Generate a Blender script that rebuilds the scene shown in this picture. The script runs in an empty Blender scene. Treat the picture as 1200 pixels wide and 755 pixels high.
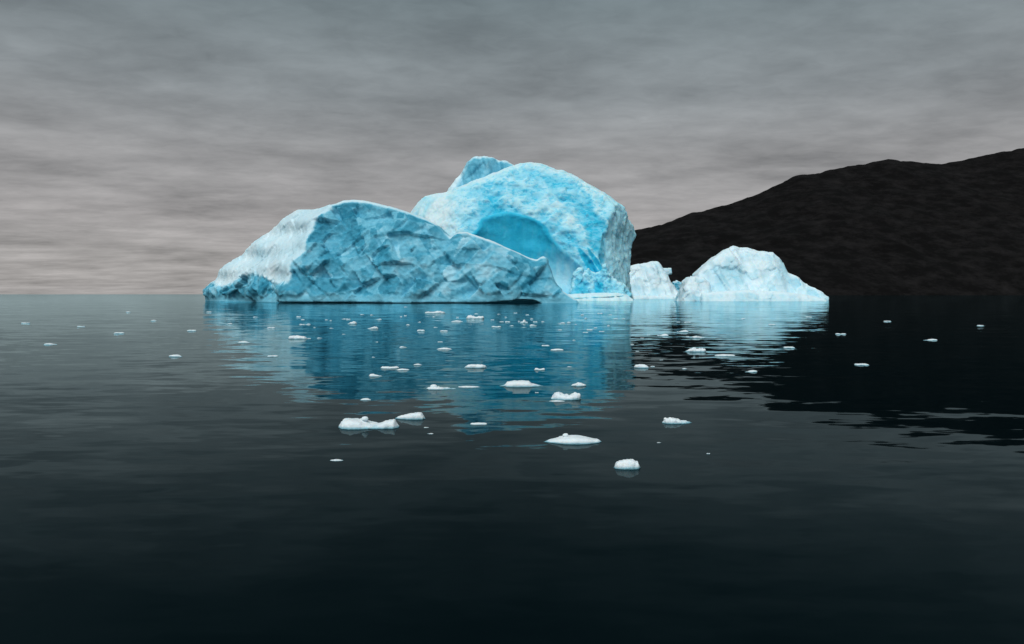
import bpy, math, random
import numpy as np
from mathutils import Vector

S = bpy.context.scene
COL = S.collection
R = math.radians

# ------------------------------------------------------------------ camera
CAM_H = 2.5            # standing in a small boat
F = 840.0              # focal length in photo pixels (1200 px wide)
HOR = 345.0            # row of the horizon in the photo
cam = bpy.data.cameras.new("camera")
cam.sensor_width = 36.0
cam.lens = 36.0 * F / 1200.0
cam.shift_y = -(377.5 - HOR) / 1200.0
cam.clip_start = 0.1
cam.clip_end = 60000
camo = bpy.data.objects.new("camera", cam)
camo.location = (0, 0, CAM_H)
camo.rotation_euler = (R(90), 0, 0)
COL.objects.link(camo)
S.camera = camo

# ------------------------------------------------------------------ sky, sun, exposure
SUN_DIR = Vector((-0.18, -0.54, 0.82)).normalized()     # towards the sun
elev = math.asin(SUN_DIR.z)
azim = math.atan2(SUN_DIR.x, SUN_DIR.y)
world = bpy.data.worlds.new("World")
S.world = world
world.use_nodes = True
wn, wl = world.node_tree.nodes, world.node_tree.links
wn.clear()
w_out = wn.new("ShaderNodeOutputWorld")
w_bg = wn.new("ShaderNodeBackground")
w_bg.inputs["Strength"].default_value = 1.0
sky = wn.new("ShaderNodeTexSky")
sky.sky_type = 'NISHITA'
sky.sun_disc = False
sky.sun_elevation = elev
sky.sun_rotation = azim
tc = wn.new("ShaderNodeTexCoord")
sep = wn.new("ShaderNodeSeparateXYZ")
wl.new(tc.outputs["Generated"], sep.inputs[0])


def wmath(op, a, b=None, c=None, clamp=False):
    n = wn.new("ShaderNodeMath"); n.operation = op; n.use_clamp = clamp
    for i, v in enumerate((a, b, c)):
        if v is None: continue
        if isinstance(v, (int, float)): n.inputs[i].default_value = v
        else: wl.new(v, n.inputs[i])
    return n.outputs[0]


zc = wmath('MAXIMUM', sep.outputs[2], 0.0)
den = wmath('ADD', zc, 0.085)
cx = wmath('DIVIDE', sep.outputs[0], den)
cy = wmath('DIVIDE', sep.outputs[1], den)
comb = wn.new("ShaderNodeCombineXYZ")
wl.new(cx, comb.inputs[0]); wl.new(cy, comb.inputs[1])
# cloud deck seen from below: two scales of streaky stratus
mp = wn.new("ShaderNodeMapping")
mp.inputs["Scale"].default_value = (0.75, 1.0, 1.0)
mp.inputs["Rotation"].default_value = (0, 0, R(-16))
wl.new(comb.outputs[0], mp.inputs[0])
n1 = wn.new("ShaderNodeTexNoise"); n1.inputs["Scale"].default_value = 1.15
n1.inputs["Detail"].default_value = 7; n1.inputs["Roughness"].default_value = 0.52
n1.inputs["Distortion"].default_value = 0.25
n2 = wn.new("ShaderNodeTexNoise"); n2.inputs["Scale"].default_value = 3.4
n2.inputs["Detail"].default_value = 8; n2.inputs["Roughness"].default_value = 0.55
n2.inputs["Distortion"].default_value = 0.15
wl.new(mp.outputs[0], n1.inputs["Vector"]); wl.new(mp.outputs[0], n2.inputs["Vector"])
n3 = wn.new("ShaderNodeTexNoise"); n3.inputs["Scale"].default_value = 11.0
n3.inputs["Detail"].default_value = 6; n3.inputs["Roughness"].default_value = 0.6; n3.inputs["Distortion"].default_value = 0.8
wl.new(mp.outputs[0], n3.inputs["Vector"])
ca = wmath('MULTIPLY_ADD', n1.outputs["Fac"], 0.62, wmath('MULTIPLY', n2.outputs["Fac"], 0.38))
ca = wmath('MULTIPLY_ADD', wmath('SUBTRACT', n3.outputs["Fac"], 0.5), 0.16, ca)
cloud = wmath('MULTIPLY_ADD', wmath('SUBTRACT', ca, 0.5), 1.85, 1.0)   # brightness factor about 1
# overcast brightness with height above the horizon: paler and warmer low down
ramp = wn.new("ShaderNodeValToRGB")
el = ramp.color_ramp.elements
el[0].position = 0.0; el[0].color = (0.202, 0.193, 0.190, 1)
el[1].position = 1.0; el[1].color = (0.046, 0.066, 0.074, 1)
for p, c in ((0.10, (0.200, 0.190, 0.188, 1)), (0.18, (0.174, 0.172, 0.172, 1)),
             (0.26, (0.137, 0.149, 0.154, 1)), (0.38, (0.101, 0.125, 0.133, 1)), (0.6, (0.066, 0.088, 0.096, 1))):
    e = el.new(p); e.color = c
wl.new(zc, ramp.inputs[0])
mul = wn.new("ShaderNodeMix"); mul.data_type = 'RGBA'; mul.blend_type = 'MULTIPLY'
mul.inputs[0].default_value = 1.0
wl.new(ramp.outputs[0], mul.inputs[6])
cc = wn.new("ShaderNodeCombineColor")
for i in range(3): wl.new(cloud, cc.inputs[i])
wl.new(cc.outputs[0], mul.inputs[7])
# the clear sky above shows only faintly through the deck
skm = wn.new("ShaderNodeMix"); skm.data_type = 'RGBA'; skm.blend_type = 'MULTIPLY'
skm.inputs[0].default_value = 1.0
wl.new(sky.outputs[0], skm.inputs[6]); skm.inputs[7].default_value = (0.05, 0.05, 0.05, 1)
mx = wn.new("ShaderNodeMix"); mx.data_type = 'RGBA'; mx.inputs[0].default_value = 0.05
wl.new(mul.outputs[2], mx.inputs[6]); wl.new(skm.outputs[2], mx.inputs[7])
wl.new(mx.outputs[2], w_bg.inputs[0])
wl.new(w_bg.outputs[0], w_out.inputs[0])

sun = bpy.data.lights.new("sun", 'SUN')
sun.energy = 1.5
sun.angle = R(45)
sun.color = (1.0, 0.98, 0.95)
suno = bpy.data.objects.new("sun", sun)
suno.rotation_euler = (-SUN_DIR).to_track_quat('-Z', 'Y').to_euler()
suno.location = (-60, -20, 90)
COL.objects.link(suno)

vs = S.view_settings
vs.view_transform = 'Standard'
vs.look = 'None'
vs.exposure = 0.85
vs.gamma = 1.0
vs.use_curve_mapping = False
S.render.engine = 'CYCLES'
S.render.resolution_x = 1024
S.render.resolution_y = 644
S.cycles.max_bounces = 8
S.cycles.diffuse_bounces = 4
S.cycles.glossy_bounces = 3


# ------------------------------------------------------------------ numeric helpers
def hash3(ix, iy, iz, seed):
    with np.errstate(over='ignore'):
        h = (ix.astype(np.uint32) * np.uint32(374761393) + iy.astype(np.uint32) * np.uint32(668265263)
             + iz.astype(np.uint32) * np.uint32(2147483647) + np.uint32((seed * 974634777) & 0xffffffff))
        h = (h ^ (h >> np.uint32(13))) * np.uint32(1274126177)
        h = (h ^ (h >> np.uint32(16))) * np.uint32(2246822519)
        h = h ^ (h >> np.uint32(15))
    return (h & np.uint32(0xffffff)).astype(np.float32) / np.float32(0xffffff)


def vnoise(p, seed=0):
    i = np.floor(p).astype(np.int64); f = (p - i)
    u = f * f * f * (f * (f * 6 - 15) + 10)
    out = 0
    for dx in (0, 1):
        wx = u[:, 0] if dx else 1 - u[:, 0]
        for dy in (0, 1):
            wy = u[:, 1] if dy else 1 - u[:, 1]
            for dz in (0, 1):
                wz = u[:, 2] if dz else 1 - u[:, 2]
                out = out + wx * wy * wz * hash3(i[:, 0] + dx, i[:, 1] + dy, i[:, 2] + dz, seed)
    return out * 2 - 1


def fbm(p, scale, octaves=4, seed=0, gain=0.5, lac=2.07):
    q = np.asarray(p, dtype=np.float64) / scale
    a, s, o = 1.0, 0.0, 0.0
    for k in range(octaves):
        o = o + a * vnoise(q + 17.3 * k, seed + k); s += a
        a *= gain; q = q * lac
    return o / s


from mathutils import Euler
ROT = np.array(Euler((0.6, 0.75, 0.4)).to_matrix())


def facets(p, scale, seed=0, tilt=0.9, bowl=0.7):
    """Conchoidal fracture: concave facets that meet in sharp ridges. Returns height and a per-facet random."""
    q = (np.asarray(p, dtype=np.float64) @ ROT) / scale
    i = np.floor(q).astype(np.int64)
    best = np.full(len(q), 1e9); rid = np.zeros(len(q))
    for dx in (-1, 0, 1):
        for dy in (-1, 0, 1):
            for dz in (-1, 0, 1):
                a, b, c = i[:, 0] + dx, i[:, 1] + dy, i[:, 2] + dz
                ctr = np.stack([a + hash3(a, b, c, seed), b + hash3(a, b, c, seed + 1), c + hash3(a, b, c, seed + 2)], 1)
                d = q - ctr
                t = np.stack([hash3(a, b, c, seed + 3 + k) - 0.5 for k in range(3)], 1) * 2 * tilt
                r = hash3(a, b, c, seed + 7)
                h = (r - 0.5) * 0.5 + (t * d).sum(1) + bowl * (d * d).sum(1)
                m = h < best
                best = np.where(m, h, best); rid = np.where(m, hash3(a, b, c, seed + 9), rid)
    return best - best.mean(), rid


def sstep(a, b, x):
    t = np.clip((x - a) / (b - a), 0, 1)
    return t * t * (3 - 2 * t)


def smax(a, b, k):
    h = np.clip(0.5 + 0.5 * (a - b) / k, 0, 1)
    return b + (a - b) * h + k * h * (1 - h)


def smin(a, b, k):
    return -smax(-a, -b, k)


def poly_sd(pts, x, z):
    """Signed distance to a closed polygon, positive inside (x, z are 2-D grids)."""
    d = np.full(x.shape, 1e9); ins = np.zeros(x.shape, bool)
    n = len(pts)
    for k in range(n):
        ax, az = pts[k]; bx, bz = pts[(k + 1) % n]
        ex, ez = bx - ax, bz - az
        px, pz = x - ax, z - az
        t = np.clip((px * ex + pz * ez) / (ex * ex + ez * ez + 1e-9), 0, 1)
        d = np.minimum(d, (px - ex * t) ** 2 + (pz - ez * t) ** 2)
        cond = (az > z) != (bz > z)
        xi = ax + (z - az) * ex / (ez if abs(ez) > 1e-9 else 1e-9)
        ins ^= cond & (x < xi)
    d = np.sqrt(d)
    return np.where(ins, d, -d)


def surface_nets(g, org, h):
    """Closed quad mesh of g = 0 (g < 0 is inside)."""
    nx, ny, nz = g.shape
    ins = g < 0
    cshape = (nx - 1, ny - 1, nz - 1)
    cnt = np.zeros(cshape, np.int8)
    for a in (0, 1):
        for b in (0, 1):
            for c in (0, 1):
                cnt += ins[a:a + nx - 1, b:b + ny - 1, c:c + nz - 1]
    act = (cnt > 0) & (cnt < 8)
    idx = np.argwhere(act)
    ids = np.full(cshape, -1, np.int64)
    ids[act] = np.arange(len(idx))
    pos = np.zeros((len(idx), 3)); num = np.zeros(len(idx))
    corners = [(a, b, c) for a in (0, 1) for b in (0, 1) for c in (0, 1)]
    for p in corners:
        for ax in range(3):
            if p[ax]: continue
            q = list(p); q[ax] = 1
            v0 = g[idx[:, 0] + p[0], idx[:, 1] + p[1], idx[:, 2] + p[2]]
            v1 = g[idx[:, 0] + q[0], idx[:, 1] + q[1], idx[:, 2] + q[2]]
            m = (v0 < 0) != (v1 < 0)
            t = np.where(m, v0 / np.where(m, v0 - v1, 1), 0)
            pt = np.array(p, float)[None].repeat(len(idx), 0); pt[:, ax] += t
            pos[m] += pt[m]; num[m] += 1
    verts = (idx + pos / num[:, None]) * h + np.array(org)
    faces = []
    for ax in range(3):
        o1, o2 = (ax + 1) % 3, (ax + 2) % 3
        sl0 = [slice(None)] * 3; sl1 = [slice(None)] * 3
        sl0[ax] = slice(0, -1); sl1[ax] = slice(1, None)
        e = np.argwhere(ins[tuple(sl0)] != ins[tuple(sl1)])
        ok = (e[:, o1] > 0) & (e[:, o1] < g.shape[o1] - 1) & (e[:, o2] > 0) & (e[:, o2] < g.shape[o2] - 1)
        e = e[ok]
        quad = []
        for d1, d2 in ((-1, -1), (0, -1), (0, 0), (-1, 0)):
            c = e.copy(); c[:, o1] += d1; c[:, o2] += d2
            quad.append(ids[c[:, 0], c[:, 1], c[:, 2]])
        quad = np.stack(quad, 1)
        flip = ~ins[e[:, 0], e[:, 1], e[:, 2]]
        quad[flip] = quad[flip][:, ::-1]
        faces.append(quad)
    return verts, np.concatenate(faces)


def vnormals(v, f):
    n = np.zeros_like(v)
    fn = np.cross(v[f[:, 2]] - v[f[:, 0]], v[f[:, 3]] - v[f[:, 1]])
    for k in range(4): np.add.at(n, f[:, k], fn)
    return n / (np.linalg.norm(n, axis=1, keepdims=True) + 1e-9)


def smooth_vec(n, f, it):
    for _ in range(it):
        m = np.zeros_like(n)
        a = n[f].mean(1)
        for k in range(4): np.add.at(m, f[:, k], a)
        n = m / (np.linalg.norm(m, axis=1, keepdims=True) + 1e-9)
    return n


def mesh_obj(name, v, f, mat, parent=None, tint=None, smooth=True):
    me = bpy.data.meshes.new(name)
    v = np.asarray(v, dtype=np.float32); f = np.asarray(f, dtype=np.int32)
    k = f.shape[1]
    me.vertices.add(len(v)); me.vertices.foreach_set("co", v.ravel())
    me.loops.add(f.size); me.loops.foreach_set("vertex_index", f.ravel())
    me.polygons.add(len(f)); me.polygons.foreach_set("loop_start", np.arange(0, f.size, k, dtype=np.int32))
    if tint is not None:
        at = me.attributes.new("tint", 'FLOAT', 'POINT')
        at.data.foreach_set("value", np.clip(tint, 0, 1).astype(np.float32))
    me.update(calc_edges=True); me.validate()
    if smooth: me.polygons.foreach_set("use_smooth", np.ones(len(me.polygons), bool))
    me.materials.append(mat)
    o = bpy.data.objects.new(name, me)
    COL.objects.link(o)
    if parent is not None: o.parent = parent
    return o


def thing(name, loc, label, cat, group=None):
    o = bpy.data.objects.new(name, None)
    o.empty_display_size = 1.0
    o.location = loc
    o["label"] = label; o["category"] = cat
    if group: o["group"] = group
    COL.objects.link(o)
    return o


def tag(o, label, cat, group=None):
    o["label"] = label; o["category"] = cat
    if group: o["group"] = group
    return o


def at(px, py, Y):
    """World x, z of something seen at photo pixel (px, py) and standing at distance Y."""
    return (px - 600.0) / F * Y, CAM_H - (py - HOR) / F * Y


def water_dist(py):
    return CAM_H * F / (py - HOR)


# ------------------------------------------------------------------ materials
def ice_material(name, stops, bump_scale, bump_dist, rough=0.42, mottling=0.22, fine=1.6, sss=0.0, sss_scale=1.0):
    m = bpy.data.materials.new(name); m.use_nodes = True
    n, l = m.node_tree.nodes, m.node_tree.links
    b = n["Principled BSDF"]
    a = n.new("ShaderNodeAttribute"); a.attribute_name = "tint"
    t = n.new("ShaderNodeTexCoord")
    nz = n.new("ShaderNodeTexNoise"); nz.inputs["Scale"].default_value = fine
    nz.inputs["Detail"].default_value = 6; nz.inputs["Roughness"].default_value = 0.65
    l.new(t.outputs["Object"], nz.inputs["Vector"])
    ma = n.new("ShaderNodeMath"); ma.operation = 'MULTIPLY_ADD'
    ma.inputs[1].default_value = mottling * 2; l.new(nz.outputs["Fac"], ma.inputs[0])
    sb = n.new("ShaderNodeMath"); sb.operation = 'SUBTRACT'; sb.inputs[1].default_value = mottling
    l.new(a.outputs["Fac"], sb.inputs[0]); l.new(sb.outputs[0], ma.inputs[2])
    cr = n.new("ShaderNodeValToRGB")
    e = cr.color_ramp.elements
    e[0].position, e[0].color = stops[0][0], (*stops[0][1], 1)
    e[1].position, e[1].color = stops[-1][0], (*stops[-1][1], 1)
    for p, c in stops[1:-1]:
        k = e.new(p); k.color = (*c, 1)
    l.new(ma.outputs[0], cr.inputs[0]); l.new(cr.outputs[0], b.inputs["Base Color"])
    b.inputs["Roughness"].default_value = rough
    b.inputs["IOR"].default_value = 1.31
    if sss:
        b.subsurface_method = 'RANDOM_WALK'
        b.inputs["Subsurface Weight"].default_value = sss
        b.inputs["Subsurface Radius"].default_value = (0.5, 0.8, 1.0)
        b.inputs["Subsurface Scale"].default_value = sss_scale
    b.inputs["Specular IOR Level"].default_value = 0.2
    n3 = n.new("ShaderNodeTexNoise"); n3.inputs["Scale"].default_value = bump_scale
    n3.inputs["Detail"].default_value = 8; n3.inputs["Roughness"].default_value = 0.68
    l.new(t.outputs["Object"], n3.inputs["Vector"])
    bp = n.new("ShaderNodeBump"); bp.inputs["Strength"].default_value = 0.8
    bp.inputs["Distance"].default_value = bump_dist
    l.new(n3.outputs["Fac"], bp.inputs["Height"]); l.new(bp.outputs[0], b.inputs["Normal"])
    return m


ICE_STOPS = [(0.0, (0.68, 0.87, 0.94)), (0.22, (0.42, 0.78, 0.91)), (0.45, (0.19, 0.64, 0.84)),
             (0.70, (0.04, 0.52, 0.76)), (1.0, (0.003, 0.40, 0.64))]
M_ICE = ice_material("glacier_ice", ICE_STOPS, 0.7, 0.42, mottling=0.08, fine=0.9, sss=0.55, sss_scale=1.6)
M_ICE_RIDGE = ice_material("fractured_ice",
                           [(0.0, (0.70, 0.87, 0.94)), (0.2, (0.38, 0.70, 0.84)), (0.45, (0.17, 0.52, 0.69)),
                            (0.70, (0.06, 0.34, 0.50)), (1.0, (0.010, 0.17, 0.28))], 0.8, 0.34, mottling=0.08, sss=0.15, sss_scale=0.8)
M_ICE_WHITE = ice_material("weathered_ice", [(0.0, (0.70, 0.86, 0.93)), (0.22, (0.50, 0.77, 0.88)), (0.45, (0.26, 0.64, 0.80)),
                                             (0.70, (0.08, 0.44, 0.62)), (1.0, (0.01, 0.30, 0.46))], 0.6, 0.25, mottling=0.06, fine=0.7, sss=0.35, sss_scale=1.2)
M_FLOE = ice_material("floe_ice",
                      [(0.0, (0.80, 0.88, 0.92)), (0.3, (0.60, 0.77, 0.85)), (0.6, (0.30, 0.56, 0.66)),
                       (1.0, (0.05, 0.22, 0.30))], 9.0, 0.03, mottling=0.12, fine=7.0, sss=0.2, sss_scale=0.05)

# rock
M_ROCK = bpy.data.materials.new("dark_rock"); M_ROCK.use_nodes = True
_n, _l = M_ROCK.node_tree.nodes, M_ROCK.node_tree.links
_b = _n["Principled BSDF"]; _b.inputs["Roughness"].default_value = 0.95
_b.inputs["Specular IOR Level"].default_value = 0.1
_t = _n.new("ShaderNodeTexCoord")
_mp = _n.new("ShaderNodeMapping"); _mp.inputs["Scale"].default_value = (1, 0.6, 2.2)
_mp.inputs["Rotation"].default_value = (0, R(28), 0)
_l.new(_t.outputs["Object"], _mp.inputs[0])
_z = _n.new("ShaderNodeTexNoise"); _z.inputs["Scale"].default_value = 0.018
_z.inputs["Detail"].default_value = 9; _z.inputs["Roughness"].default_value = 0.75
_l.new(_mp.outputs[0], _z.inputs["Vector"])
_c = _n.new("ShaderNodeValToRGB")
_c.color_ramp.elements[0].position = 0.44; _c.color_ramp.elements[0].color = (0.0016, 0.0015, 0.0016, 1)
_c.color_ramp.elements[1].position = 0.72; _c.color_ramp.elements[1].color = (0.013, 0.0122, 0.0128, 1)
_l.new(_z.outputs["Fac"], _c.inputs[0]); _l.new(_c.outputs[0], _b.inputs["Base Color"])

# sea
M_SEA = bpy.data.materials.new("sea_water"); M_SEA.use_nodes = True
_n, _l = M_SEA.node_tree.nodes, M_SEA.node_tree.links
_n.remove(_n["Principled BSDF"])
_df = _n.new("ShaderNodeBsdfDiffuse"); _df.inputs["Color"].default_value = (0.0002, 0.0030, 0.0042, 1)
_gl = _n.new("ShaderNodeBsdfGlossy"); _gl.inputs["Color"].default_value = (0.68, 0.92, 0.98, 1)
_gl.inputs["Roughness"].default_value = 0.03
_fr = _n.new("ShaderNodeFresnel"); _fr.inputs["IOR"].default_value = 1.085
_ms = _n.new("ShaderNodeMixShader")
_l.new(_fr.outputs[0], _ms.inputs[0]); _l.new(_df.outputs[0], _ms.inputs[1]); _l.new(_gl.outputs[0], _ms.inputs[2])
_l.new(_ms.outputs[0], _n["Material Output"].inputs["Surface"])
_t = _n.new("ShaderNodeTexCoord")


def wave_layer(scale, stretch, rot, amp, detail, rough):
    mp_ = _n.new("ShaderNodeMapping")
    mp_.inputs["Scale"].default_value = (scale * stretch, scale, scale)
    mp_.inputs["Rotation"].default_value = (0, 0, R(rot))
    _l.new(_t.outputs["Object"], mp_.inputs[0])
    z_ = _n.new("ShaderNodeTexNoise"); z_.inputs["Scale"].default_value = 1.0
    z_.inputs["Detail"].default_value = detail; z_.inputs["Roughness"].default_value = rough
    _l.new(mp_.outputs[0], z_.inputs["Vector"])
    s_ = _n.new("ShaderNodeVectorMath"); s_.operation = 'SUBTRACT'
    s_.inputs[1].default_value = (0.5, 0.5, 0.5); _l.new(z_.outputs["Color"], s_.inputs[0])
    m_ = _n.new("ShaderNodeVectorMath"); m_.operation = 'MULTIPLY'
    m_.inputs[1].default_value = (amp * 0.5, amp, 0.0); _l.new(s_.outputs[0], m_.inputs[0])
    return m_.outputs[0]


def vadd(a, b):
    k = _n.new("ShaderNodeVectorMath"); k.operation = 'ADD'
    _l.new(a, k.inputs[0])
    if isinstance(b, tuple): k.inputs[1].default_value = b
    else: _l.new(b, k.inputs[1])
    return k.outputs[0]


slopes = vadd(vadd(wave_layer(0.16, 0.45, 7, 0.034, 2, 0.5), wave_layer(0.80, 0.34, -6, 0.075, 2.5, 0.5)),
              wave_layer(2.3, 0.36, 12, 0.085, 2.5, 0.55))
nv = _n.new("ShaderNodeVectorMath"); nv.operation = 'NORMALIZE'
_l.new(vadd(slopes, (0, 0, 1)), nv.inputs[0])
for k_ in (_gl, _fr): _l.new(nv.outputs[0], k_.inputs["Normal"])

# ------------------------------------------------------------------ water and mountain
me = bpy.data.meshes.new("water")
me.from_pydata([(-30000, -300, 0), (30000, -300, 0), (30000, 45000, 0), (-30000, 45000, 0)], [], [(0, 1, 2, 3)])
me.materials.append(M_SEA)
water = bpy.data.objects.new("water", me); COL.objects.link(water)
water["kind"] = "structure"


def build_mountain():
    Yr = 2700.0
    prof = [(430, 347), (520, 342), (560, 336), (620, 318), (680, 292), (742, 268.5), (765, 263), (790, 256), (805, 250), (815, 246),
            (830, 242), (851, 237.5), (880, 228), (930, 207), (985, 196), (1040, 186), (1100, 190), (1170, 178), (1260, 160), (1400, 190)]
    xs = np.array([at(p, q, Yr)[0] for p, q in prof]); zs = np.array([at(p, q, Yr)[1] for p, q in prof])
    nx, ny = 330, 110
    X = np.linspace(xs[0], xs[-1], nx); T = np.linspace(0, 1, ny)
    ridge = np.interp(X, xs, zs)
    GX, GT = np.meshgrid(X, T, indexing='ij')
    GY = 1750 + GT * 1750                      # shore to far side; ridge at 2700
    tt = (GY - 1750) / (Yr - 1750)
    up = np.where(tt < 1, np.clip(tt, 0, 1) ** 0.92, np.clip(1 - (GY - Yr) / 900, 0, 1) ** 0.8)
    P = np.stack([GX.ravel(), GY.ravel(), np.zeros(GX.size)], 1)
    gul = fbm(P * np.array([1, 0.45, 1]), 210, 6, 5, 0.55).reshape(GX.shape)
    rough = fbm(P, 60, 4, 9, 0.6).reshape(GX.shape)
    env = np.clip(tt, 0, 1) * np.clip(1.15 - np.clip(tt, 0, 1), 0, 1) * 3
    GZ = ridge[:, None] * up + gul * 42 * env + rough * (5 + 6 * env) * np.clip(up * 3, 0, 1) - 3
    v = np.stack([GX.ravel(), GY.ravel(), GZ.ravel()], 1)
    i = np.arange(nx * ny).reshape(nx, ny)
    f = np.stack([i[:-1, :-1].ravel(), i[1:, :-1].ravel(), i[1:, 1:].ravel(), i[:-1, 1:].ravel()], 1)
    o = mesh_obj("mountain", v, f, M_ROCK)
    o["kind"] = "structure"


build_mountain()


# ------------------------------------------------------------------ icebergs
def grid(x0, x1, y0, y1, z0, z1, h):
    x = np.arange(x0, x1 + h, h); y = np.arange(y0, y1 + h, h); z = np.arange(z0, z1 + h, h)
    return x[:, None, None], y[None, :, None], z[None, None, :], (x0, y0, z0)


def outline(pts, Y):
    return [at(p[0], p[1], p[2] if len(p) > 2 else Y) for p in pts]


def ellip(x, y, z, c, r):
    q = np.sqrt(((x - c[0]) / r[0]) ** 2 + ((y - c[1]) / r[1]) ** 2 + ((z - c[2]) / r[2]) ** 2)
    return (q - 1) * min(r)


# ---- tall berg with the arched hollow: front foot about 280 m away
Y0 = 280.0
tall = thing("tall_iceberg", (30, Y0, 0),
             "tall domed pale blue iceberg with a deep turquoise arched hollow in its face", "iceberg")
TL = np.array(tall.location)


def build_tall():
    h = 0.5
    pts = [(418, 360), (440, 300), (463, 250), (477, 231), (491, 219), (506, 219), (516, 220), (527, 217.5), (545, 211.5), (562, 204),
           (580, 196), (600, 187), (612, 182), (622, 180), (636, 182), (648, 188), (655, 192), (662, 192), (680, 203), (697, 214),
           (713, 226)]
    ol = outline(pts, 301) + outline([(729, 237), (740, 250), (748, 261), (755, 272), (749, 281), (745, 291), (743, 312), (742, 334), (744, 346), (748, 362)], 296)
    ol = ol + [(ol[-1][0], -5), (ol[0][0], -5)]
    x, y, z, org = grid(-68, 60, Y0 - 8, Y0 + 62, -3, 62, h)
    xz_x, xz_z = x[:, 0, :], z[:, 0, :]
    xx = np.broadcast_to(xz_x, (x.shape[0], z.shape[2])); zz = np.broadcast_to(xz_z, xx.shape)
    s = poly_sd(ol, xx, zz)[:, None, :]
    # front: leans back, rolls over towards the outline
    lean = 0.20 * z + 0.0045 * z ** 2
    roll = 5.5 * np.exp(-np.clip(s, 0, None) / 2.2)
    left_turn = 0.42 * np.clip(-17 - x, 0, None) + 0.012 * np.clip(-17 - x, 0, None) ** 2
    front = (Y0 + 1.5 + lean + roll + left_turn) - y
    back = y - (Y0 + 56 - 0.25 * z - 9.0 * np.exp(-np.clip(s, 0, None) / 4.0))
    g = smax(smax(front * 0.9, back * 0.9, 2.0), -s + 0 * y, 1.5)
    # right flank turned away: meets the front along a sharp arris
    xe = 34.8 + 0.10 * z + 0.8 * np.sin(z * 0.22)
    g = smax(g, ((x - xe) * 0.80 - (y - (Y0 + 3.0 + 0.27 * z)) * 0.60), 0.35)
    # second, higher arch line over the hollow
    ye = 0.30 * z
    a2 = ellip(x - 0.10 * (z - 20), y - ye, z, (6.0, Y0 + 0.0, 12.0), (25.0, 3.4, 37.0))
    g = smax(g, -a2, 0.6)
    # main hollow, a leaning arch
    wob = 1.5 * np.sin(z * 0.35 + 1) + 1.0 * np.sin(z * 0.9 + 0.2 * x) + 1.2 * np.sin(x * 0.5 + 0.2 * z)
    cav = ellip(x + wob * 0.5 + 0.12 * (z - 20), y - 0.22 * z, z, (0.3, Y0 + 0.5, 3.0), (21.8, 11.5, 37.8))
    # scoop running down to the right
    sc = ellip(x - 0.55 * (24 - z), y - 0.2 * z, z, (9.0, Y0 + 0.5, 6.0), (14.0, 9.5, 21.5))
    sc2 = ellip(x + 0.62 * (z - 14), y - 0.2 * z, z, (31.0, Y0 + 1.2, 14.0), (2.0, 3.0, 12.0))
    sc3 = ellip(x + 0.62 * (z - 14), y - 0.2 * z, z, (34.6, Y0 + 1.6, 13.0), (1.1, 2.2, 10.0))
    hollow = smin(cav, sc, 2.5)
    g = smax(g, -hollow, 0.45)
    g = smax(g, -sc2, 0.5)
    g = smax(g, -sc3, 0.4)
    # cut back under the pillar on the right, just above the water
    notch = ellip(x, y, z, (46, Y0 + 3, 2.2), (9.5, 8, 3.0))
    g = smax(g, -notch, 0.4)
    v, f = surface_nets(g, org, h)
    n = smooth_vec(vnormals(v, f), f, 3)
    X, Yv, Z = v.T
    # which part of the surface lies in the hollow
    def at_v(fn): return fn
    wobv = 1.5 * np.sin(Z * 0.35 + 1) + 1.0 * np.sin(Z * 0.9 + 0.2 * X) + 1.2 * np.sin(X * 0.5 + 0.2 * Z)
    cavv = ellip(X + wobv * 0.5 + 0.12 * (Z - 20), Yv - 0.22 * Z, Z, (0.3, Y0 + 0.5, 3.0), (21.8, 11.5, 37.8))
    scv = ellip(X - 0.55 * (24 - Z), Yv - 0.2 * Z, Z, (9.0, Y0 + 0.5, 6.0), (14.0, 9.5, 21.5))
    sc2v = ellip(X + 0.62 * (Z - 14), Yv - 0.2 * Z, Z, (31.0, Y0 + 1.2, 14.0), (2.0, 3.0, 12.0))
    sc3v = ellip(X + 0.62 * (Z - 14), Yv - 0.2 * Z, Z, (34.6, Y0 + 1.6, 13.0), (1.1, 2.2, 10.0))
    a2v = ellip(X - 0.10 * (Z - 20), Yv - 0.30 * Z, Z, (6.0, Y0 + 0.0, 12.0), (25.0, 3.4, 37.0))
    hv = smin(cavv, scv, 2.5)
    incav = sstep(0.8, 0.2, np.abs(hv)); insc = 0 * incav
    ina2 = sstep(0.5, 0.1, np.abs(a2v)) * (1 - incav) * (1 - insc)
    inst = np.maximum(sstep(0.35, 0.1, np.abs(sc2v)), sstep(0.35, 0.1, np.abs(sc3v)))
    smoothz = np.maximum(incav, insc * 0.75)
    xev = 34.8 + 0.10 * Z
    flank = sstep(-0.6, 1.2, X - xev - 1.0)
    left = sstep(-16, -30, X)
    fa, ra = facets(v * np.array([1, 1, 1.25]), 6.5, 3, 0.9, 0.4)
    fb, rb = facets(v, 2.3, 23, 1.0, 0.3)
    big = fbm(v, 9, 4, 41)
    fine = fbm(v, 1.9, 4, 57, 0.6)
    scal = fbm(v * np.array([1, 1, 1.9]), 3.0, 3, 71)
    flute = fbm(v * np.array([1, 1, 0.16]), 1.6, 3, 88)
    sweep = fbm(v @ np.array(Euler((0, 0.5, 0)).to_matrix()) * np.array([0.35, 1, 1.2]), 2.6, 3, 77, 0.55)
    arc = hv + 2.2 * big + 0.12 * X
    band = fbm(np.stack([arc, 0.06 * X, 0.06 * Z], 1), 2.8, 3, 91, 0.5)
    calm = (1 - 0.6 * flank) * (1 - 0.55 * left)
    disp = (1 - smoothz) * (0.9 * big + calm * (1.3 * fa + 0.75 * fb + 0.26 * fine + 0.5 * sweep + 1.0 * band))
    disp += smoothz * (0.35 * big + 0.14 * fine + 0.45 * flute)
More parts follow.
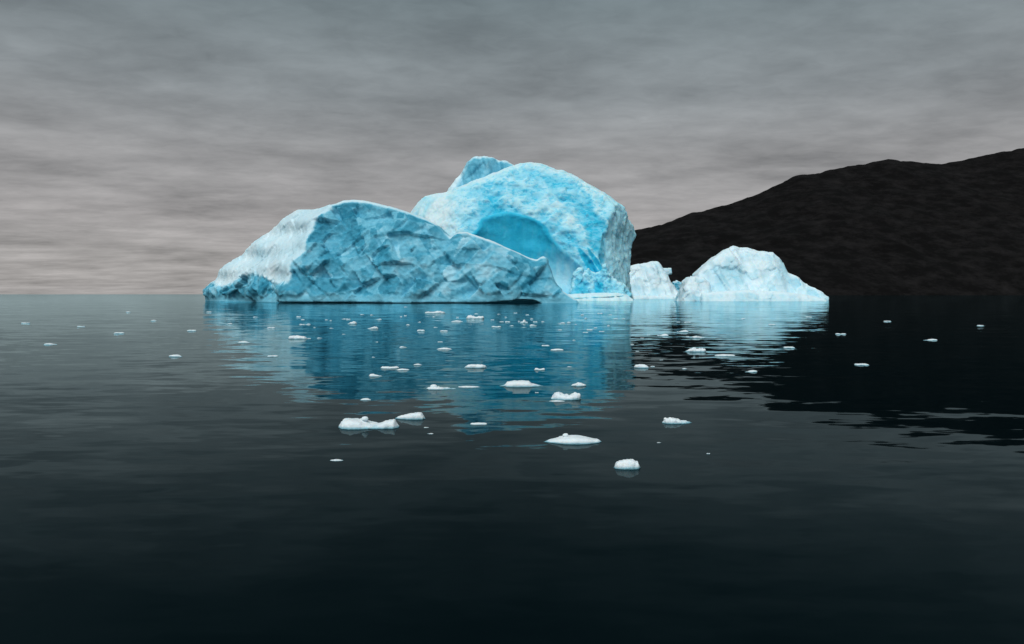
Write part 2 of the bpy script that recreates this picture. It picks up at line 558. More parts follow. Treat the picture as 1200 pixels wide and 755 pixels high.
    disp += flank * (0.5 * flute + 0.3 * fb)
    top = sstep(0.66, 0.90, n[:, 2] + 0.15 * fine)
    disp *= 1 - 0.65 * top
    w = v + n * disp[:, None]
    # tint: how clear (blue) or how bubbly and weathered (white) the ice is, made bluer in dents and along crevice lines
    n2 = vnormals(w, f)
    left = sstep(-16, -30, X)
    t = 0.32 + 0.22 * fbm(v, 8.0, 4, 101, 0.5) + 0.08 * (ra - 0.5) + 0.05 * (rb - 0.5) + 0.10 * sweep - 0.22 * band * (1 - flank) + 0.13 * np.clip(-disp, -0.5, 0.9)
    crev = sstep(0.10, 0.02, np.abs(fbm(v * np.array([1, 1, 2.2]), 5.0, 4, 133, 0.6)))
    t += 0.24 * crev * (1 - left) + 0.12 * ina2 - 0.20 * left - 0.02 * flank
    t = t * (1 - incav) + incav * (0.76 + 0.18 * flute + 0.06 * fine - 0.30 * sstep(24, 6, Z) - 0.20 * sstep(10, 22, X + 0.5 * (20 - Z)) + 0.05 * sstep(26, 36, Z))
    t = t * (1 - insc) + insc * (0.56 + 0.16 * fbm(v, 4, 3, 120) + 0.12 * flute)
    t = t * (1 - inst) + inst * (0.80 + 0.1 * fine)
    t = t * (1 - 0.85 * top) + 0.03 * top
    t = t * (1 - 0.6 * flank) + 0.6 * flank * (0.20 + 0.18 * flute)  # flank painted paler to brighten the side turned from the sun
    t -= 0.1 * sstep(6, 1.5, Z) * (1 - incav)
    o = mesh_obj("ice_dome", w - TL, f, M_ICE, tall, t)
    return o


build_tall()


def build_mass(name, parent, ol, yf, yb, lean, amp, seed, mat, base_tint, h=0.45, roll=2.5, fac=(3.0, 1.2), top_white=1.0,
               zmin=-2.0, cuts=(), tint_noise=0.2, back_lean=0.4, extra=None, rough=1.0):
    """Fractured block of ice from a real-size outline (x, z) and front and back depths."""
    xs = [p[0] for p in ol]; zs = [p[1] for p in ol]
    x, y, z, org = grid(min(xs) - 2, max(xs) + 2, yf - 3, yb + 3, zmin, max(zs) + 2.5, h)
    xx = np.broadcast_to(x[:, 0, :], (x.shape[0], z.shape[2])); zz = np.broadcast_to(z[:, 0, :], xx.shape)
    s = poly_sd(ol, xx, zz)[:, None, :]
    ro = roll * np.exp(-np.clip(s, 0, None) / (roll * 0.6 + 0.01))
    bow = roll * (0.45 * np.sin(x * 0.35 + seed) + 0.25 * np.sin(x * 0.83 + 2 * seed) + 0.2 * np.sin(x * 1.7 + z * 0.5))
    g = smax((yf + lean * z + ro + bow) - y, y - (yb - back_lean * z - ro * 1.5), 0.8)
    g = smax(g, -s + 0 * y, 0.6)
    for c in cuts: g = smax(g, c(x, y, z), 0.25)
    v, f = surface_nets(g, org, h)
    n = smooth_vec(vnormals(v, f), f, 2)
    fa, ra = facets(v, fac[0], seed, 1.0, 0.3); fb, rb = facets(v, fac[1], seed + 31, 1.0, 0.35)
    big = fbm(v, fac[0] * 2.0, 3, seed + 5); fine = fbm(v, fac[1], 4, seed + 9, 0.6)
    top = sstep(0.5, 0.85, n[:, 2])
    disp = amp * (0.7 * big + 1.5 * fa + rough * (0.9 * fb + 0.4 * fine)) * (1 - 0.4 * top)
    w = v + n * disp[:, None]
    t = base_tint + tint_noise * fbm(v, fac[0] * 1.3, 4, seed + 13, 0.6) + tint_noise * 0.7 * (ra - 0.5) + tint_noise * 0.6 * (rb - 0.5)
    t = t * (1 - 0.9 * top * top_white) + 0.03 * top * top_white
    if extra: t = extra(v, n, t)
    org_ = np.array(parent.location) if parent is not None else np.zeros(3)
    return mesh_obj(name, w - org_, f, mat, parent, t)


# rear peak of the tall berg, showing over its crest
build_mass("rear_peak", tall,
           outline([(512, 300), (520, 236), (525, 226), (534, 213), (544, 199), (549, 192), (555, 186), (566, 184.5), (579, 186), (585, 189),
                    (594, 190), (606, 197), (640, 235), (650, 300)], 322), 310, 338, 0.12, 0.45, 211, M_ICE_RIDGE, 0.50, 0.5, 2.2, (4.0, 1.6),
           zmin=14, back_lean=0.05, extra=lambda v, n, t: t * (1 - 0.9 * sstep(at(541, 0, 320)[0], at(533, 0, 320)[0], v[:, 0] - 0.42 * (v[:, 2] - 50))))

# foot of the tall berg: crags and low shelf of ice in front of the hollow
build_mass("foot_crag", tall,
           outline([(667, 356), (670, 344), (672, 330), (674, 319), (678, 313), (682, 315), (684, 321), (687, 319), (689, 313), (692, 312), (696, 318), (702, 317),
                    (706, 311), (711, 306), (715, 313), (718, 325), (724, 331), (731, 334), (736, 338), (740, 345), (743, 356)], 279), 277, 290, 0.30, 0.8, 305, M_ICE, 0.34, 0.3, 1.6, (2.2, 0.9),
           top_white=0.6,
           extra=lambda v, n, t: t + 0.30 * sstep(3.5, 1.5, np.abs(v[:, 0] - at(680, 0, 278)[0] - 0.6)) * sstep(9.0, 7.0, v[:, 2])
           + 0.35 * sstep(2.5, 0.8, np.abs(v[:, 0] - at(702, 0, 278)[0])) * sstep(9, 6, v[:, 2]))


def shelf_groove(x, y, z):
    zl = 0.35 + 0.055 * (x - 18)
    return 0.30 - np.sqrt((2.0 * (z - zl)) ** 2 + (0.30 * (y - (270.6 + 1.3 * z))) ** 2)


build_mass("foot_shelf", tall,
           outline([(630, 362), (643, 350), (660, 346), (676, 344.5), (700, 343.5), (722, 343), (736, 346), (741, 351), (746, 362)], 274),
           270.0, 292, 1.3, 0.30, 350, M_ICE, 0.26, 0.2, 1.6, (4.0, 1.2), tint_noise=0.3, cuts=(shelf_groove,), rough=0.4)

# ---- long low berg in front, a broken ridge with a snow rim
YL = 200.0
ridge_t = thing("long_iceberg", (-35, YL + 8, 0),
                "long low iceberg with broken blue face and white rim before the domed berg", "iceberg")
TR = np.array(ridge_t.location)


def build_ridge():
    h = 0.35
    pts = [(92, 364), (104, 345), (128, 326), (165, 300), (205, 281), (240, 263), (280, 252), (315, 245), (340, 242)]
    ol = outline(pts, 222) + outline([(360, 241.5), (377, 240.5)], 214)
    ol += outline([(386, 235), (395, 231), (407, 230), (425, 232), (440, 236), (455, 240.5), (480, 248.5), (500, 256.5), (513, 264), (522, 273),
           (529, 278.5), (536, 273), (548, 272.5), (558, 276), (575, 282), (600, 293.5), (615, 300.5), (624, 304), (629, 305), (634, 301.5)], 209)
    ol += outline([(638, 299.5), (642, 303), (646, 317), (651, 331), (658, 341), (666, 346), (676, 352), (682, 362)], 203)
    ol = ol + [(ol[-1][0], -4), (ol[0][0], -4)]
    x, y, z, org = grid(-128, 27, YL - 6, YL + 64, -2, 34, h)
    xx = np.broadcast_to(x[:, 0, :], (x.shape[0], z.shape[2])); zz = np.broadcast_to(z[:, 0, :], xx.shape)
    s = poly_sd(ol, xx, zz)[:, None, :]
    roll = 1.1 * np.exp(-np.clip(s, 0, None) / 0.8)
    bow = 1.4 * np.sin(x * 0.09 + 0.6) + 0.7 * np.sin(x * 0.23) - 0.035 * (x + 20)
    front = (YL + 1.0 + bow + 0.20 * z + 0.006 * z ** 2 + roll) - y
    back = y - (YL + 62 - 0.9 * z - 0.25 * np.clip(x + 40, 0, None) - 4 * np.exp(-np.clip(s, 0, None) / 3.0))
    g = smax(smax(front, back * 0.8, 1.5), -s + 0 * y, 0.8)
    # snow slope falling away to the left, cut across the corner
    nl = np.array([-0.65, -0.575, 0.49]); nl = nl / np.linalg.norm(nl)
    p0 = np.array([at(399, 0, 206)[0], 206.0, 28.6])
    zlf = lambda x_, y_: 7.0 + 1.2 * np.sin(x_ * 0.21) + 0.8 * np.sin(x_ * 0.5 + y_ * 0.3)
    wpf = lambda x_, y_, z_: 0.5 * np.sin(z_ * 0.45 + 0.2 * x_) + 0.35 * np.sin(z_ * 0.9 + 1) + 0.6 * np.sin(x_ * 0.16 + y_ * 0.22)
    pdist = lambda x_, y_, z_: (x_ - p0[0]) * nl[0] + (y_ - p0[1]) * nl[1] + (np.maximum(z_, zlf(x_, y_)) - p0[2]) * nl[2] + wpf(x_, y_, z_)
    g = smax(g, pdist(x, y, z), 0.5)
    # wave-cut notch at the waterline, deeper towards the right
    hz = 0.09 + 0.70 * np.exp(-((x - 3.0) / 8.0) ** 2) - 2.5 * sstep(6, 12, x)
    notch = np.maximum(z - hz - 0.05 * (y - YL), (YL - 8.0) - y)
    notch = np.maximum(notch, y - (YL + 5.5 + bow))
    g = smax(g, -notch, 0.15)
    v, f = surface_nets(g, org, h)
    n = smooth_vec(vnormals(v, f), f, 3)
    X, Yv, Z = v.T
    fa, ra = facets(v * np.array([0.8, 1, 1.15]), 7.0, 503, 1.15, 0.25)
    fb, rb = facets(v + 0.5 * fa[:, None], 3.2, 523, 1.2, 0.28)
    fc, rc = facets(v, 0.95, 563, 0.9, 0.7)
    big = fbm(v, 8, 3, 541)
    fine = fbm(v, 1.2, 4, 557, 0.62)
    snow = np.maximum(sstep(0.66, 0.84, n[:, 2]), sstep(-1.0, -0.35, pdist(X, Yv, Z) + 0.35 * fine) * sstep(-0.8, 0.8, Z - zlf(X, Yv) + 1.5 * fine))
    low = sstep(1.2, 3.0, Z + 0.9 * fine)
    disp = (0.5 * big + 1.35 * fa + 1.25 * fb + 0.42 * fc + 0.22 * fine)
    sv = poly_sd(ol, X, Z)
    disp *= (0.25 + 0.75 * sstep(0.2, 3.0, sv))
    disp *= (1 - 0.70 * snow) * (0.25 + 0.75 * low) * sstep(0.3, 1.2, Z)
    w = v + n * disp[:, None]
    t = 0.55 + 0.26 * fbm(v, 4.5, 4, 601, 0.65) + 0.22 * (ra - 0.5) + 0.42 * (rb - 0.5) + 0.12 * (rc - 0.5)  # blue ice face, tint set darker to stand in for shade on it
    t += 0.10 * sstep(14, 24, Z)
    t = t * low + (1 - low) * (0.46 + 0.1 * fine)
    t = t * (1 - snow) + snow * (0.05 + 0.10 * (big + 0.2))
    # darker blue tint inside the notch
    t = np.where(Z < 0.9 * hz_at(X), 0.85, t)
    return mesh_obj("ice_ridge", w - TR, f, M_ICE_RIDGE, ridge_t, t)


def hz_at(X):
    return 0.09 + 0.70 * np.exp(-((X - 3.0) / 8.0) ** 2) - 2.5 * sstep(6, 12, X)


build_ridge()
build_mass("end_horn", ridge_t,
           outline([(624, 318), (627, 309), (632, 304.5), (637, 300), (640, 303.5), (643, 312), (643, 320)], 203),
           203.0, 208, 0.25, 0.15, 640, M_ICE, 0.06, 0.25, 1.0, (1.8, 0.8), tint_noise=0.1, zmin=7.5, back_lean=0.0)

# ---- small bergs beyond, in front of the mountain
SB = 375.0
small = thing("small_iceberg", (at(768, 0, SB)[0], SB, 0), "small white wedge iceberg beside the domed berg, with an overhanging block", "iceberg")
build_mass("ice_wedge", small,
           outline([(734, 358), (738, 330), (741, 311), (748, 309.5), (758, 307.5), (770, 305), (776, 306), (780, 311), (784, 318), (788, 326),
                    (792, 334), (796, 341), (797, 345), (800, 350), (801, 358)], SB), SB - 2, SB + 22, 0.55, 1.1, 700, M_ICE_WHITE, 0.12, 0.4, 2.0, (11.0, 2.6),
           tint_noise=0.28, rough=0.6)
build_mass("overhang_block", small, outline([(772, 314), (790, 313.5), (790.5, 321), (784, 322.5), (772, 323)], SB + 4), SB + 7, SB + 15, 0.1, 0.2, 720, M_ICE_WHITE, 0.16, 0.25, 0.6, (2.0, 0.8),
           back_lean=0.0, zmin=at(0, 326, SB)[1])
build_mass("foot_shelf", small, outline([(733, 360), (736, 348), (752, 346.5), (775, 347), (792, 346), (800, 349), (803, 360)], SB - 5), SB - 8, SB + 14, 0.6, 0.25, 735, M_ICE_WHITE, 0.16, 0.3, 1.0,
           (3.5, 1.0), tint_noise=0.2)

crumb = thing("crumbled_iceberg", (at(796, 0, 420)[0], 420, 0), "grey crumbled heap of ice between two small white icebergs", "iceberg")
build_mass("ice_heap", crumb, outline([(784, 358), (787, 338), (791, 331), (795, 329), (800, 331), (805, 336), (809, 358)], 420), 418, 432, 0.3, 0.9, 760, M_ICE_RIDGE, 0.55, 0.3, 1.2, (2.0, 0.8),
           tint_noise=0.5)

RB = 262.0
right = thing("stepped_iceberg", (at(880, 0, RB)[0], RB, 0), "white stepped iceberg under the dark mountain, rising in two tiers", "iceberg")


def step_cut(x, y, z):
    zz = 2.3 + 0.0 * x
    return 0.5 - np.sqrt(((y - (RB - 2.5)) / 2.4) ** 2 + ((z - zz) / 0.5) ** 2) * 0.5


build_mass("ice_tier", right,
           outline([(819, 358), (821, 340), (823, 328), (826, 320), (832, 313), (840, 306.5), (847, 300), (853, 297), (861, 291), (872, 286), (880, 288), (890, 288), (903, 293), (918, 294), (927, 302),
                    (935, 318), (948, 324), (957, 335), (966, 341), (973, 349), (979, 358)], RB), RB + 1, RB + 26, 0.45, 1.0, 800, M_ICE_WHITE, 0.14, 0.35, 1.6, (9.0, 2.4), tint_noise=0.28, rough=0.6,
           cuts=(step_cut,))
build_mass("lower_tier", right,
           outline([(799, 360), (801, 349), (803, 340), (807, 330), (812, 324.5), (820, 324), (828, 325.5), (834, 332), (838, 345), (840, 360)], RB - 1), RB - 2, RB + 16, 0.4, 0.7, 830, M_ICE_WHITE, 0.12, 0.3, 1.5,
           (5.0, 1.6), tint_noise=0.28, rough=0.6)
build_mass("foot_shelf", right,
           outline([(818, 362), (824, 344), (850, 341.5), (880, 340), (915, 342), (950, 346), (965, 350), (975, 362)], RB - 4), RB - 6, RB + 12, 0.7, 0.2, 850, M_ICE_WHITE, 0.18, 0.28, 0.9, (3.0, 1.0), tint_noise=0.2)


# ------------------------------------------------------------------ floating ice
def loft(L, prof, depth, hgt, sub, seed, ns=56, nr=26, amp=0.12, square=0.6, sway=0.0, jag=0.0):
    """A floating lump: prof = [(u, height 0-1, depth 0-1)] along its length; z = 0 is the waterline."""
    us = np.array([p[0] for p in prof]); hs = np.array([p[1] for p in prof]); ds = np.array([p[2] for p in prof])
    rg = np.random.RandomState(seed)
    V, Fc = [], []
    U = np.linspace(0, 1, ns)
    Hh = np.interp(U, us, hs); Dd = np.interp(U, us, ds)
    if jag: Hh = Hh * (1 + jag * np.repeat(rg.uniform(-0.6, 0.8, ns // 2 + 1), 2)[:ns])
    endr = np.clip(np.minimum(U, 1 - U) * 14, 0.12, 1) ** 0.5
    T = np.linspace(0, 2 * np.pi, nr, endpoint=False)
    cs = np.sign(np.cos(T)) * np.abs(np.cos(T)) ** square; sn = np.sign(np.sin(T)) * np.abs(np.sin(T)) ** square
    for k in range(ns):
        yy = sway * math.sin(U[k] * 5.0 + seed) * depth + cs * Dd[k] * depth * 0.5 * endr[k]
        zz = np.where(sn > 0, sn * Hh[k] * hgt * endr[k], sn * sub)
        V.append(np.stack([np.full(nr, (U[k] - 0.5) * L), yy, zz], 1))
    V = np.concatenate(V)
    i = np.arange(ns * nr).reshape(ns, nr)
    j = np.roll(i, -1, 1)
    quads = np.stack([i[:-1].ravel(), j[:-1].ravel(), j[1:].ravel(), i[1:].ravel()], 1)
    caps = []
    c0 = len(V); c1 = c0 + 1
    V = np.concatenate([V, V[:nr].mean(0)[None], V[(ns - 1) * nr:ns * nr].mean(0)[None]])
    for q in range(nr):
        q2 = (q + 1) % nr
        caps.append((c0, i[0, q2], i[0, q], c0)); caps.append((c1, i[-1, q], i[-1, q2], c1))
    f = np.concatenate([quads, np.array(caps)])
    n = vnormals(V, quads)
    sc = max(hgt, 0.02)
    P = V + seed * 3.7
    fa, _ = facets(P, sc * 1.4, seed); nz = fbm(P, sc * 0.8, 4, seed + 2, 0.6)
    d = amp * sc * (1.7 * fa + 1.1 * nz + 0.7 * fbm(P, sc * 0.25, 3, seed + 6, 0.6))
    W = V + n * d[:, None]
    t = 0.08 + 0.12 * nz + 0.8 * sstep(0.34 * sc, -0.02 * sc, W[:, 2] + 0.12 * sc * nz)
    return W, f, t


def tri_ok(f):
    return f


def mesh_poly(name, v, f, mat, parent, tint):
    me = bpy.data.meshes.new(name)
    faces = [tuple(dict.fromkeys(int(a) for a in q)) for q in f]
    me.from_pydata([tuple(p) for p in v], [], faces)
    a = me.attributes.new("tint", 'FLOAT', 'POINT')
    a.data.foreach_set("value", np.clip(tint, 0, 1).astype(np.float32))
    me.polygons.foreach_set("use_smooth", np.ones(len(me.polygons), bool))
    me.materials.append(mat); me.update()
    o = bpy.data.objects.new(name, me); COL.objects.link(o)
    if parent is not None: o.parent = parent
    return o


def lump(rx, ry, rz, c, seed, amp=0.18):
    """Rounded knob of ice (closed), centre c."""
    nu, nv = 14, 9
    V = []
    for a in range(1, nv):
        th = math.pi * a / nv
        for b in range(nu):
            ph = 2 * math.pi * b / nu
            V.append((math.sin(th) * math.cos(ph), math.sin(th) * math.sin(ph), math.cos(th)))
    V = np.array(V + [(0, 0, 1), (0, 0, -1)])
    f = []
    for a in range(nv - 2):
        for b in range(nu):
            b2 = (b + 1) % nu
            f.append((a * nu + b, (a + 1) * nu + b, (a + 1) * nu + b2, a * nu + b2))
    tN, bN = len(V) - 2, len(V) - 1
    for b in range(nu):
        b2 = (b + 1) % nu
        f.append((tN, b, b2, tN)); f.append((bN, (nv - 2) * nu + b2, (nv - 2) * nu + b, bN))
    fa, _ = facets(V + seed, 0.9, seed); nz = fbm(V + seed, 0.6, 3, seed)
    V = V * (1 + amp * (fa - 0.3) + amp * 0.6 * nz)[:, None]
    V = np.sign(V) * np.abs(V) ** 0.85
    return V * np.array([rx, ry, rz]) + np.array(c), np.array(f), 0.08 + 0.1 * nz


def floe(name, label, cat, x0, x1, yt, yb, prof, seed, zfrac=0.6, knobs=(), crumbs=0, amp=0.12, jag=0.0, sway=0.0, group=None,
         depth_scale=1.0, square=0.58, sink=1.0):
    Yf = water_dist(yb)
    L = (x1 - x0) / F * Yf
    tot = (yb - yt) / F * Yf                     # apparent height in metres at that distance
    hgt = tot * zfrac
    ctr_y = Yf
    depth = min(max(L * 0.45, 0.05), max((1 - zfrac) * tot * Yf / CAM_H, L * 0.16)) * depth_scale
    ctr_y = Yf + depth * 0.5
    xc = ((x0 + x1) / 2 - 600) / F * (Yf + depth * 0.35)
    loc = (xc, ctr_y, 0)
    if Yf > 25: sink = sink * 0.8
    v, f, t = loft(L * 1.02, prof, depth, hgt * sink, max(0.5 * hgt, 0.03), seed, amp=amp, jag=jag, sway=sway, square=square)
    if not knobs and not crumbs:
        o = mesh_poly(name, v, f, M_FLOE, None, t); o.location = loc
        return tag(o, label, cat, group)
    r = thing(name, loc, label, cat, group)
    mesh_poly("ice_slab", v, f, M_FLOE, r, t)
    for k, (u, w, hh, zc) in enumerate(knobs):
        kv, kf, kt = lump(w * L / 2, w * L / 2 * 0.8, hh * hgt / 2, ((u - 0.5) * L, 0.0, zc * hgt), seed + 50 + k)
        mesh_poly("ice_knob", kv, kf, M_FLOE, r, kt)
    rg = random.Random(seed)
    us = [p[0] for p in prof]; hs = [p[1] for p in prof]
    for k in range(crumbs):
        u = rg.uniform(0.08, 0.85); hh = float(np.interp(u, us, hs))
        if hh < 0.3: continue
        w = rg.uniform(0.05, 0.11) * L
        kv, kf, kt = lump(w * 0.6, w * 0.55, w * 0.5, ((u - 0.5) * L, rg.uniform(-0.3, 0.25) * depth, hh * hgt * 0.85), seed + 80 + k, 0.3)
        mesh_poly("ice_lump", kv, kf, M_FLOE, r, kt)
    return r


LENS = [(0, .05, .1), (.2, .55, .6), (.45, 1, 1), (.7, .8, .9), (.88, .4, .5), (1, .15, .2)]
FLAT = [(0, .3, .3), (.1, .75, .8), (.5, 1, 1), (.9, .75, .8), (1, .3, .3)]
HUMPL = [(0, .2, .3), (.15, .85, .8), (.35, 1, 1), (.55, .6, .9), (.75, .3, .6), (1, .08, .2)]
HUMPR = [(1 - a, b, c) for a, b, c in reversed(HUMPL)]
SADDLE = [(0, .25, .3), (.12, .9, .8), (.28, 1, .9), (.45, .5, 1), (.6, .45, .9), (.78, .8, .9), (.92, .85, .7), (1, .3, .3)]

floe("ice_floe", "long white floe shaped like a log with a small knob standing on its back", "ice floe", 397, 466, 488, 503.5,
     [(0, .55, .35), (.05, .95, .8), (.2, 1, .95), (.38, .95, 1), (.5, .42, .85), (.65, .40, .75), (.8, .75, .75), (.93, .95, .7), (1, .5, .4)],
     11, 0.62, knobs=((.43, .12, .55, 1.05),), amp=0.16, square=.62)
floe("ice_floe", "smooth white floe with a forked fish-tail end, beside the log-shaped floe", "ice floe", 463, 498, 478, 492,
     [(0, .1, .1), (.2, .55, .5), (.5, .85, .9), (.75, 1, 1), (.86, .9, .9), (.92, .45, .8), (1, .1, .25)], 12, 0.5, amp=0.1)
floe("ice_floe", "broad smooth lens-shaped white floe with a round knob on top", "ice floe", 637, 705, 505, 521,
     [(0, .06, .06), (.15, .4, .45), (.35, .85, .95), (.55, 1, 1), (.75, .8, .85), (.88, .45, .55), (.96, .45, .4), (1, .25, .2)],
     13, 0.42, knobs=((.38, .11, .72, 1.15),), amp=0.06)
floe("ice_chunk", "compact rounded white ice chunk floating alone on the dark water", "ice chunk", 719, 750, 535, 550,
     [(0, .35, .5), (.15, .7, .9), (.4, .95, 1), (.75, 1, 1), (.93, .8, .9), (1, .5, .5)], 94, 0.62, amp=0.13, square=.6)
floe("ice_floe", "knobbly white ice lump with a flat grey-blue tail, on the dark water", "ice floe", 777, 811, 487, 497,
     [(0, .5, .4), (.12, .85, .9), (.35, .9, 1), (.52, .6, 1), (.64, .22, .9), (.85, .16, .6), (1, .05, .15)], 15, 0.66, crumbs=12, amp=0.2)
floe("ice_floe", "leaf-shaped white floe with pale blue tips on the turquoise reflection", "ice floe", 585, 636, 443, 454,
     [(0, .06, .1), (.12, .2, .25), (.2, .7, .7), (.35, .95, 1), (.55, .95, 1), (.68, .9, .9), (.75, .4, .8), (.9, .16, .4), (1, .05, .1)], 16, 0.6, amp=0.09)
floe("ice_floe", "jagged white floe with two crumbling humps and a dip between", "ice floe", 647, 681, 458, 469,
     [(0, .4, .3), (.1, .8, .7), (.25, 1, .9), (.42, .55, 1), (.6, .6, 1), (.78, .95, .9), (.93, .9, .7), (1, .35, .3)], 17, 0.75, crumbs=14, amp=0.22)
floe("ice_floe", "thin blue slab awash against the two-humped jagged floe", "ice floe", 643, 662, 466.5, 471, LENS, 18, 0.25, sink=.8)
floe("ice_floe", "small spiky white ice piece behind the two-humped jagged floe", "ice floe", 669, 687, 447.5, 453,
     [(0, .1, .2), (.2, .5, .6), (.45, 1, 1), (.7, .8, .9), (1, .15, .2)], 19, 0.75, crumbs=9, amp=0.22)
floe("ice_floe", "white floe with a pointed knob at one end and a thin tail", "ice floe", 500, 534, 449.5, 457,
     [(0, .3, .4), (.1, .55, .8), (.3, .6, 1), (.6, .35, .8), (1, .08, .2)], 20, 0.6, knobs=((.24, .24, 1.0, .72),), amp=0.14)
floe("ice_floe", "thin flat sliver of ice trailing the floe with the pointed knob", "ice floe", 537, 563, 451.5, 454.5,
     [(0, .8, .5), (.1, .4, .5), (.3, .7, .9), (.7, .6, .8), (1, .1, .2)], 21, 0.5)
floe("ice_floe", "curved grey-white log of ice lying on the deep blue reflection", "ice floe", 544, 570, 424.5, 431.5,
     [(0, .3, .2), (.2, .9, .7), (.5, .85, .9), (.8, .9, 1), (1, .4, .4)], 22, 0.6, amp=0.16, depth_scale=.8)
floe("ice_floe", "thin arched white ice strip, the longer of an overlapping pair", "ice floe", 446, 467, 428.3, 432.3,
     [(0, .7, .5), (.15, .8, .8), (.5, .55, 1), (.85, .8, .8), (1, .5, .4)], 23, 0.7)
floe("ice_floe", "flat white ice strip behind which a longer arched strip lies", "ice floe", 463, 480, 431.6, 434.2, LENS, 24, 0.6)
floe("ice_floe", "small humped white floe with a low tail, near the pair of ice strips", "ice floe", 432, 448, 437.2, 441.6, HUMPL, 25, 0.7)
floe("ice_floe", "small pale blue floe half awash behind the log-shaped floe", "ice floe", 421, 435, 465.5, 469.5, LENS, 26, 0.55)
floe("ice_floe", "flat grey-white oval floe near the edge of the blue reflection", "ice floe", 551, 571, 493.5, 498, FLAT, 27, 0.35)
floe("ice_floe", "dim blue ice sliver almost sunk in the dark foreground water", "ice floe", 386, 402, 536, 540.5, LENS, 28, 0.32, sink=.7)
floe("ice_floe", "white floe with a shaggy top on the black mountain reflection, the largest there", "ice floe", 804, 827, 406.5, 412.5,
     [(0, .1, .1), (.2, .6, .6), (.4, 1, 1), (.6, .8, 1), (.9, .9, .9), (1, .6, .5)], 29, 0.8, crumbs=8, amp=0.2)
floe("ice_floe", "blocky white floe beside the edge of the turquoise reflection", "ice floe", 743, 760, 426.3, 431.5, FLAT, 30, 0.8, crumbs=6, amp=0.18)
floe("ice_floe", "low white floe with lumps, lying on the black reflection below the gap between bergs", "ice floe", 793, 807, 385.8, 389.6, HUMPR, 31, 0.8, crumbs=5, amp=0.2)
floe("ice_floe", "pointed white floe with a trailing tip on the black reflection", "ice floe", 811, 827, 392.5, 396.4, HUMPL, 32, 0.8, amp=0.2)
floe("ice_floe", "low white ice strip on the pale reflection of the stepped berg", "ice floe", 838, 862, 414.5, 417.5, FLAT, 33, 0.7)
floe("ice_floe", "low ragged floe on the reflection of the small wedge berg", "ice floe", 770, 784, 390.5, 394, HUMPR, 34, 0.8, amp=0.2)
floe("ice_floe", "double-layered white floe on the reflection of the long berg's snow slope", "ice floe", 338, 358.5, 391.5, 397.5, FLAT, 35, 0.75, amp=0.2)
floe("ice_floe", "lumpy white floe with a raised end in front of the long berg", "ice floe", 406, 418, 375.3, 380, HUMPR, 36, 0.85, amp=0.2)
floe("ice_floe", "flat wedge of white ice rising to one end in front of the long berg", "ice floe", 430, 443.5, 381, 385.7, HUMPR, 37, 0.8)
floe("ice_floe", "long thin floe ending in a small mound, close under the long berg", "ice floe", 498, 521.5, 363, 367.3,
     [(0, .3, .3), (.15, .55, .8), (.45, .45, .8), (.65, .9, 1), (.75, 1, 1), (.85, .6, .8), (1, .3, .3)], 38, 0.85, amp=0.2)
floe("ice_floe", "ragged white floe of several joined lumps under the long berg", "ice floe", 546, 567.5, 368.5, 373.8, SADDLE, 39, 0.85, crumbs=7, amp=0.2)
floe("ice_floe", "very thin white ice strip floating near the ragged floe", "ice floe", 528, 543, 375, 377.4, LENS, 40, 0.8)
floe("ice_floe", "long lens-shaped white sliver alone on the blue reflection", "ice floe", 511, 530, 406.3, 410, LENS, 41, 0.7)
floe("ice_floe", "plain flat white ice bar on the turquoise reflection", "ice floe", 645, 660.5, 408, 411, FLAT, 42, 0.75)
floe("ice_floe", "star-like pointed white ice bit in front of the long berg's horned end", "ice floe", 610, 619, 373, 378.8,
     [(0, .1, .2), (.3, .35, .7), (.5, 1, 1), (.65, .5, .9), (1, .2, .2)], 43, 0.9, amp=0.25)
floe("ice_floe", "two-ended dumbbell-shaped little floe on the turquoise reflection", "ice floe", 626, 638.5, 430.8, 434, SADDLE, 44, 0.75)

# small scraps that only their place tells apart
protos = []
rnd = random.Random(5)
for k, pr in enumerate((LENS, HUMPL, FLAT, HUMPR, SADDLE)):
    v, f, t = loft(1.0, pr, 0.45, 0.22, 0.12, 900 + k, ns=14, nr=10, amp=0.25)
    o = mesh_poly("ice_scrap", v, f, M_FLOE, None, t)
    protos.append(o.data); bpy.data.objects.remove(o)


def scrap(px, py, w, hpx, label, group):
    Y = water_dist(py)
    L = w / F * Y
    o = bpy.data.objects.new("ice_scrap", rnd.choice(protos))
    hz = 0.6 * (hpx / F * Y) / 0.22
    o.scale = (L * 1.15, min(L * 1.4, 3.0), hz)
    o.location = ((px - 600) / F * Y, Y, 0)
    o.rotation_euler = (0, 0, rnd.uniform(-0.25, 0.25))
    tag(o, label, "ice scrap", group); COL.objects.link(o)


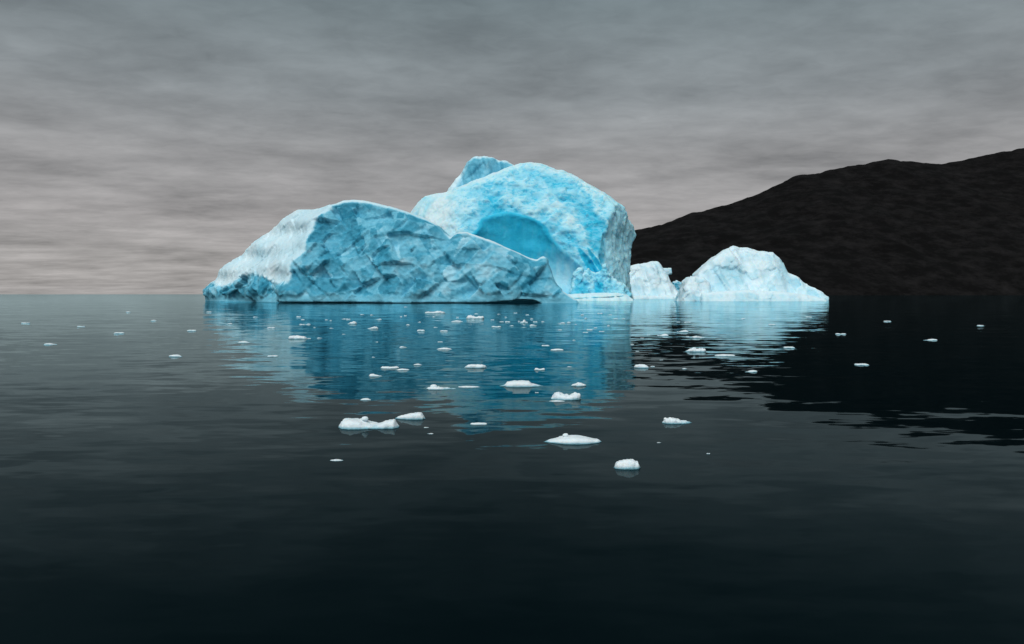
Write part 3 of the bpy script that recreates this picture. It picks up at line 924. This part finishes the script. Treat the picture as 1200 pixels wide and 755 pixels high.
LA, GA = "tiny white ice scrap on the blue water below the long low berg", "ice scraps below the long berg"
LB, GB = "tiny pale ice scrap on the turquoise reflection of the domed berg", "ice scraps below the domed berg"
LC, GC = "tiny ice scrap on the black and grey water under the mountain", "ice scraps below the mountain"
LE, GE = "small ice scrap drifting off the snow-slope end of the long low berg", "ice scraps off the end of the long berg"
LD, GD = "faint small ice scrap on the open dark foreground water", "ice scraps in the dark foreground"
for a in ((350, 371.5, 5, 1.6), (355, 375, 4, 1.3), (354, 380.8, 6, 1.8), (360, 380.8, 7, 2.0), (369, 384, 3, 1), (383, 375.2, 4, 1.2), (387, 376, 3, 1.2),
          (402, 374.2, 6, 1), (408, 374.5, 5, 1.6), (425, 369, 5, 1.1), (436, 369.6, 4, 1.3), (443, 374.8, 8, 1.6), (470, 371.5, 3, 1.2), (475, 370.4, 3, 1.6),
          (476, 360, 5, .8), (478, 381.3, 5, 1.6), (473, 407.5, 9, 2.6), (375, 396.5, 6, 1.3), (362, 397, 5, 1), (389, 385, 5, 1), (403, 392, 4, .8),
          (509, 371.7, 4, 1.4), (491, 378, 4, 1.4), (493.5, 388.2, 9, 2.8), (511, 384, 5, 1.2), (520.5, 388.6, 9, 2), (581.5, 383.6, 10, 2.6),
          (577, 375.2, 4, 1.2), (588, 377.4, 5, 1.1), (595, 377.6, 6, 1.6), (599, 382, 5, 1), (609, 377, 4, 1.4), (593, 372, 3, 1.2), (558, 368, 5, .9),
          (516, 401, 6, 1), (489, 428, 10, 2.4), (441, 401, 4, .7), (536, 372, 3, 1), (553, 374.5, 5, .8), (585, 368.5, 4, .8), (438, 419, 4, 1.2),
          (300, 372, 6, 1.4), (268, 380, 8, 1.8), (318, 385, 9, 2), (225, 388, 10, 2.2), (180, 376, 7, 1.5), (140, 391, 11, 2.4), (285, 402, 14, 3), (205, 418, 16, 3.4),
          (95, 383, 8, 1.6), (60, 404, 14, 2.8), (30, 379, 9, 1.6), (245, 366, 6, 1.2), (150, 366, 6, 1.2), (320, 418, 12, 2.4)):
    scrap(*a, *((LA, GA) if a[0] > 335 else (LE, GE)))
for a in ((625.5, 382, 9, 2.8), (623, 373.8, 4, 1.1), (627, 377.2, 5, 1.2), (636, 377.2, 4, 1.1), (604, 367, 4, .9), (618, 369, 4, .8), (657.5, 379.2, 9, 1.8), (666.5, 378.5, 5, 1.8),
          (682.5, 369.6, 4, 1.4), (687, 373.5, 4, 1.6), (703, 367.8, 6, 1.5), (714, 369, 6, .8), (720, 374, 8, .9), (713, 382, 4, 1.4), (691, 387, 7, 1.6),
          (686, 390, 6, 1.4), (705, 388.8, 6, 1.2), (655, 387, 7, 1), (698, 384.5, 4, 1), (639.5, 405.6, 9, 1.8), (668, 430.2, 6, 1), (629, 460.4, 4, 1.4),
          (672, 399, 4, .8), (675, 380.5, 3, 1), (731, 374, 4, .9)):
    scrap(*a, LB, GB)
for a in ((752.5, 396.6, 4, 1.2), (806, 394.8, 4, 1.2), (765, 430, 5, 1.6), (802, 432.6, 6, 1.6), (806, 378, 8, 1.2), (741, 404, 4, 1.2), (795, 377.6, 4, .8), (760, 393, 4, .8),
          (747, 412, 4, .8), (775, 422, 4, .6), (870, 374, 6, 1.4), (905, 381, 8, 1.8), (948, 372, 7, 1.4), (985, 392, 11, 2.4), (925, 408, 12, 2.8), (1040, 377, 8, 1.6),
          (1090, 399, 14, 2.6), (1150, 382, 9, 1.8), (880, 436, 14, 3), (1010, 428, 15, 3)):
    scrap(*a, LC, GC)
for a in ((830, 532, 4, 1.6), (500, 501.2, 6, 1), (504, 508.5, 7, 1), (772, 519, 5, .7)):
    scrap(*a, LD, GD)
